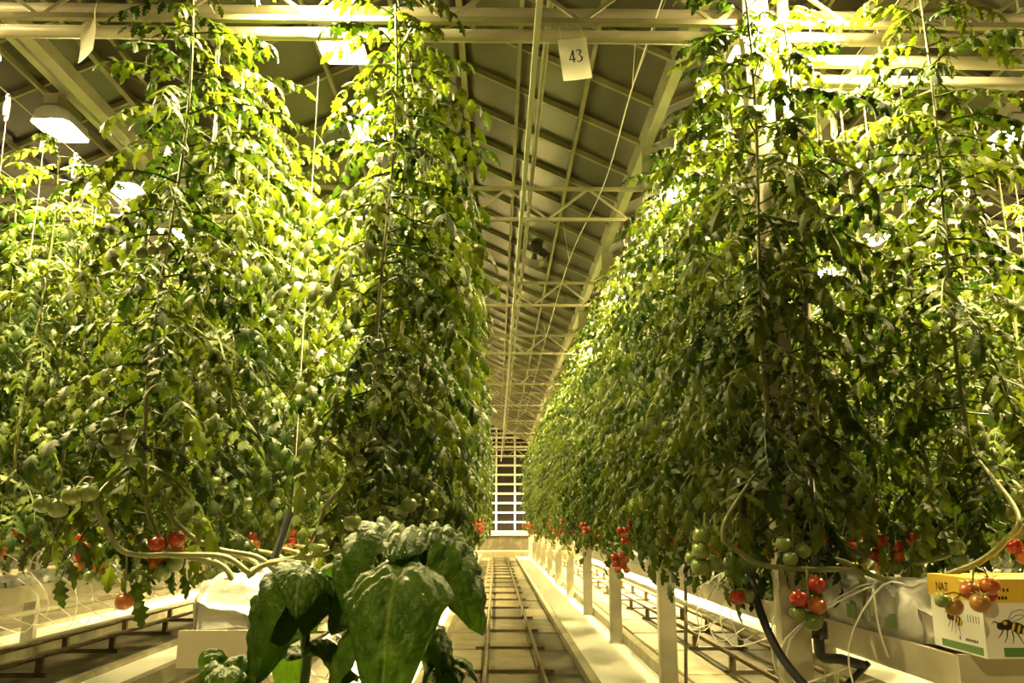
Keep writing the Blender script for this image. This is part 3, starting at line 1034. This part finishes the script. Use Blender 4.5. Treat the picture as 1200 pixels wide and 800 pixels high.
cl(P8, (728, 640), 7.1, [(720, 653, 4.5, 'r'), (728, 651, 4.5, 'r'), (733, 656, 4.5, 'a'), (722, 660, 4.8, 'r'), (730, 662, 4.6, 'r'), (724, 667, 4.6, 'a'), (734, 668, 4, 'a'), (727, 674, 4.5, 'g')])

# bare lower stems bending over towards the gutters
for pl, Y, pts in ((P3, 3.78, ((838, 560), (848, 615), (868, 648), (895, 662), (945, 667), (1000, 668), (1046, 682))),
                   (P1, 3.85, ((110, 520), (115, 580), (128, 625), (150, 648), (205, 650), (262, 652), (293, 672))),
                   (P1, 4.05, ((186, 545), (194, 590), (214, 620), (250, 642), (300, 652), (322, 668))),
                   (P4, 3.35, ((1196, 560), (1192, 600), (1176, 635), (1148, 658), (1122, 669), (1106, 675))),
                   (P2, 4.0, ((392, 540), (384, 590), (372, 630), (345, 655), (310, 662), (290, 676)))):
    sp = smoothpath([pl.location + Vector((0, 0, 1.85))] + [at(a, b, Y) for a, b in pts[1:]], 6)
    obj('stem', MB().tube([p - pl.location for p in sp], [.0065 + .006 * min(1, i / 10) for i in range(len(sp))], 7), M_STEM, pl, True)

# ------------------------------------------------------------------ hanging paper sheets
def stroke43(mb):
    # digit four: slanting hairline, cross bar, heavy upright with foot serif
    ribbon(mb, [(-.030, -.012), (-.008, .034)], [.005, .006])
    ribbon(mb, [(-.033, -.013), (.001, -.013)], [.007, .007])
    ribbon(mb, [(-.0095, .036), (-.0095, -.030)], [.009, .009])
    # digit three
    p = [(.007, .026), (.013, .034), (.022, .036), (.029, .029), (.027, .017), (.017, .008), (.026, .004), (.032, -.007), (.030, -.020), (.020, -.029), (.010, -.028), (.006, -.023)]
    ribbon(mb, p, [.004, .005, .006, .010, .008, .004, .006, .010, .009, .006, .006, .007])


def sheet(c, w, h, tilt, yaw, label, digits=None, hang=.2):
    t = tag(empty('paper_sheet', c), label, 'paper sign')
    t.rotation_euler = (0, tilt, yaw)
    mb = MB()
    n = 8
    for i in range(n + 1):
        for j in range(5):
            mb.v.append(((j / 4 - .5) * w, .008 * math.sin(i / n * 3.1) + .004 * math.sin(j), -h * i / n))
    for i in range(n):
        for j in range(4):
            a = i * 5 + j
            mb.f.append((a, a + 1, a + 6, a + 5))
    obj('page', mb, M_PAPER, t, True)
    for sx in (-.4, .4):
        obj('string', MB().tube([(sx * w, 0, -.005), (sx * w * .8, 0.02, hang)], .0018, 3), M_TWINE, t)
    if digits:
        d = MB()
        stroke43(d)
        obj('digits', d, M_INK, t, loc=(.004, -.006, -h * .46), sc=1.2)
    return t


sheet(at(670, 45, 4.60), .172, .27, R(-7), 0, 'cream paper sheet numbered 43 hanging from the crossing pipe', True, .17)
sheet(at(103, 22, 4.60), .19, .26, R(-6), R(-40), 'white paper sheet at upper left, turned almost edge on', None, .1)
sheet(at(1031, 88, 4.9), .06, .19, R(9), R(-35), 'narrow white paper tag at upper right below the lit pipes', None, .2)

# long slack line above the aisle, tied up to girders, and a circulation fan
line = [at(790, -40, 4.0), at(741, 102, 5.6), at(707, 218, 7.5), at(667, 305, 9.9), at(640, 395, 14.2), at(616, 482, 24.)]
sl = tag(empty('slack_line', line[0]), 'slack pale string running along above the aisle, tied up with short ends', 'string')
obj('line', MB().tube([p - line[0] for p in smoothpath(line, 6)], .005, 4), M_TWINE, sl)
for a, b in (((741, 102), (745, 40)), ((741, 102), (782, -5)), ((667, 305), (658, 250)), ((640, 395), (637, 378))):
    i = [(741, 102), (667, 305), (640, 395)].index(a)
    Y = (5.6, 9.9, 14.2)[i]
    obj('tie', MB().tube([at(*a, Y) - line[0], at(*b, Y) - line[0]], .004, 3), M_TWINE, sl)
fc = at(628, 290, 12.6)
fan = tag(empty('circulation_fan', fc), 'dark circulation fan hanging under the roof above the aisle', 'fan')
obj('casing', MB().tube([(0, -.22, 0), (0, -.16, 0), (0, .16, 0), (0, .22, 0)], [.27, .25, .25, .27], 20, False), M_FAN, fan, True)
obj('motor', MB().tube([(0, -.14, 0), (0, .14, 0)], .085, 12), M_FAN, fan, True)
blm = MB().add([(0, -.03, .07), (.05, -.03, .10), (.085, .02, .235), (-.02, .03, .24), (-.01, .02, .08)], [(0, 1, 2, 3, 4)]).mesh('blade', M_STEEL)
for k in range(4):
    put('blade', blm, fan, rot=(0, k * math.pi / 2, 0))
obj('junction_box', MB().box(.26, .42, -.08, .08, -.08, .10), M_FAN, fan)
obj('bracket', MB().box(-.02, .02, -.02, .02, .25, .62), M_TRUSSM, fan)

# ------------------------------------------------------------------ basil in the foreground
def blade(plant, pts, width, side, curl=1.0, veins=6, puck=.10, name='leaf', tip=.55, seed=0):
    """broad puckered basil leaf along a 4 point spine (world points)"""
    base = plant.location
    rr = random.Random(seed)
    P = [Vector(p) for p in pts]
    nu, nv = 44, 32
    side = Vector(side)
    mb = MB()
    vein = []
    W = width / 2
    for i in range(nu + 1):
        u = i / nu
        m = 1 - u
        c = P[0] * m ** 3 + P[1] * 3 * m * m * u + P[2] * 3 * m * u * u + P[3] * u ** 3
        t = ((P[1] - P[0]) * m * m + (P[2] - P[1]) * 2 * m * u + (P[3] - P[2]) * u * u).normalized()
        sd = (side - t * side.dot(t)).normalized()
        n = sd.cross(t)
        w = W * (math.sin(math.pi * u ** (tip + .10)) ** .55 if 0 < u < 1 else 0.0) + .0006
        for j in range(nv + 1):
            v = j / nv * 2 - 1
            th = v * curl
            pos = c + sd * (w * math.sin(th) / curl) - n * (w * (1 - math.cos(th)) / curl)
            ph = u - .30 * abs(v)
            b = abs(math.sin(math.pi * veins * ph + .4)) ** .6
            ridge = puck * W * (b * (1 - .55 * abs(v)) * min(1, abs(v) * 5) - .25 * math.exp(-(v / .07) ** 2))
            ridge += puck * W * .30 * math.sin(13 * v + 9 * u + seed) * abs(v) + puck * W * .22 * math.sin(31 * v + 4 * seed) * math.sin(44 * u + seed)
            vein.append(max(math.exp(-(v / .045) ** 2), .75 * max(0, 1 - b * 2.2) * (1 - .5 * abs(v))))
            mb.v.append(tuple(pos + n * ridge * min(1, w / W * 1.3) - base))
    for i in range(nu):
        for j in range(nv):
            a = i * (nv + 1) + j
            mb.f.append((a, a + 1, a + nv + 2, a + nv + 1))
    o = obj(name, mb, M_BASIL, plant, True)
    at_ = o.data.attributes.new('vein', 'FLOAT', 'POINT')
    at_.data.foreach_set('value', vein)
    return o


def stemo(plant, pts, r=.0035):
    return obj('stem', MB().tube([Vector(p) - plant.location for p in smoothpath(pts, 4)], r, 7), M_BASILSTEM, plant, True)


X_ = Vector((1, 0, 0))
YB = .80
TABLE_Z = 1.15
bA = tag(empty('basil_plant', (-.09, .84, TABLE_Z + .10)), 'big glossy basil plant in the foreground, nearest the aisle', 'basil plant')
A = at
stemo(bA, [Vector((-.09, .84, TABLE_Z + .09)), A(468, 800, .84), A(473, 700, .83), A(477, 640, .82)])
DEEP = Vector((0, -1, 0))
# right drooping leaf
blade(bA, [A(480, 642, .83), A(508, 606, .83), A(560, 618, .82), A(566, 745, .80)], .19, DEEP + Vector((-.15, 0, .1)), 1.45, 8, .13, seed=1)
# upper left arching leaf
blade(bA, [A(480, 640, .84), A(452, 596, .83), A(395, 625, .81), A(388, 745, .79)], .19, -DEEP + Vector((.1, 0, -.1)), 1.45, 8, .13, seed=2)
# front leaf, facing the camera
blade(bA, [A(474, 672, .78), A(472, 640, .71), A(448, 690, .675), A(448, 850, .69)], .105, Vector((-1, .10, 0)), .95, 8, .11, seed=3)
# crown leaf bending towards the camera
blade(bA, [A(480, 640, .84), A(478, 606, .82), A(474, 612, .76), A(462, 655, .73)], .07, Vector((-1, .1, .1)), 1.2, 6, .13, seed=4)
# pair lower down
blade(bA, [A(472, 740, .83), A(430, 720, .80), A(395, 735, .76), A(385, 820, .75)], .11, -DEEP, 1.3, 7, .12, seed=5)
blade(bA, [A(472, 735, .86), A(500, 715, .87), A(532, 735, .87), A(530, 810, .86)], .11, DEEP, 1.3, 7, .12, seed=6)
bB = tag(empty('basil_plant', (-.20, .84, TABLE_Z + .10)), 'dark basil plant with curled drooping leaf, left of the big one', 'basil plant')
stemo(bB, [Vector((-.20, .84, TABLE_Z + .09)), A(357, 800, .82), A(358, 745, .81), A(366, 690, .80)], .0045)
blade(bB, [A(366, 700, .82), A(356, 648, .81), A(300, 655, .79), A(297, 805, .77)], .16, -DEEP + Vector((.15, 0, 0)), 1.5, 8, .14, seed=11)
blade(bB, [A(366, 695, .80), A(362, 650, .76), A(345, 665, .73), A(347, 725, .73)], .075, Vector((-1, .2, 0)), 1.4, 6, .14, seed=12)
blade(bB, [A(366, 690, .81), A(380, 655, .84), A(405, 665, .86), A(420, 720, .87)], .06, Vector((0, -1, .1)), 1.0, 6, .12, seed=13)
blade(bB, [A(357, 770, .82), A(345, 735, .86), A(335, 750, .88), A(340, 830, .89)], .05, Vector((1, .1, 0)), .7, 6, .08, seed=14)
blade(bB, [A(358, 760, .81), A(385, 735, .80), A(405, 760, .80), A(410, 830, .80)], .055, Vector((-.1, -1, .1)), .9, 6, .1, seed=15)
bC = tag(empty('basil_plant', (-.27, .80, TABLE_Z + .10)), 'small basil sprig at the lower left corner of the black crate', 'basil plant')
stemo(bC, [Vector((-.27, .80, TABLE_Z + .09)), A(268, 815, .80), A(270, 785, .80)])
blade(bC, [A(270, 785, .80), A(255, 765, .78), A(238, 775, .77), A(228, 815, .77)], .045, Vector((.1, 1, .2)), 1.0, 6, .13, seed=21)
blade(bC, [A(270, 785, .80), A(280, 758, .79), A(295, 768, .78), A(300, 815, .78)], .045, Vector((-.1, -1, .2)), 1.0, 6, .13, seed=22)
blade(bC, [A(270, 788, .80), A(266, 770, .75), A(262, 790, .73), A(262, 830, .73)], .04, Vector((-1, .1, 0)), 1.0, 6, .13, seed=23)
bD = tag(empty('basil_plant', (-.045, .90, TABLE_Z + .10)), 'small basil sprig at the right end of the crate, by the aisle', 'basil plant')
stemo(bD, [Vector((-.045, .90, TABLE_Z + .09)), A(520, 815, .90), A(522, 785, .90)])
blade(bD, [A(522, 785, .90), A(532, 762, .88), A(548, 768, .87), A(560, 800, .86)], .045, Vector((-.1, -1, .2)), 1.0, 6, .13, seed=31)
blade(bD, [A(522, 785, .90), A(515, 762, .89), A(500, 768, .88), A(495, 805, .88)], .045, Vector((.1, 1, .2)), 1.0, 6, .13, seed=32)
blade(bD, [A(522, 788, .90), A(524, 772, .86), A(526, 785, .84), A(528, 822, .84)], .04, Vector((-1, .1, 0)), 1.0, 6, .13, seed=33)
# crate and table
cr = tag(empty('seedling_crate', (-.17, .86, TABLE_Z)), 'black plastic crate holding the basil in the foreground', 'crate')
w2, d2, h2 = .155, .14, .195
obj('side', MB().box(-w2, w2, -d2, -d2 + .008, 0, .14), M_BLACK, cr)
obj('side', MB().box(-w2, w2, d2 - .008, d2, 0, .14), M_BLACK, cr)
obj('side', MB().box(-w2, -w2 + .008, -d2 + .008, d2 - .008, 0, .14), M_BLACK, cr)
obj('side', MB().box(w2 - .008, w2, -d2 + .008, d2 - .008, 0, .14), M_BLACK, cr)
obj('soil', MB().box(-w2 + .008, w2 - .008, -d2 + .008, d2 - .008, 0, .105), M_SOIL, cr)
tb = tag(empty('side_table', (-.17, .86, 0)), 'small table carrying the basil crate', 'table')
obj('table_top', MB().box(-.22, .22, -.20, .20, TABLE_Z - .03, TABLE_Z), M_TABLE, tb)
lm = MB().box(-.02, .02, -.02, .02, -.03, TABLE_Z - .03).mesh('leg', M_TABLE)
for sx in (-.19, .19):
    for sy in (-.17, .17):
        put('leg', lm, tb, (sx, sy, 0))
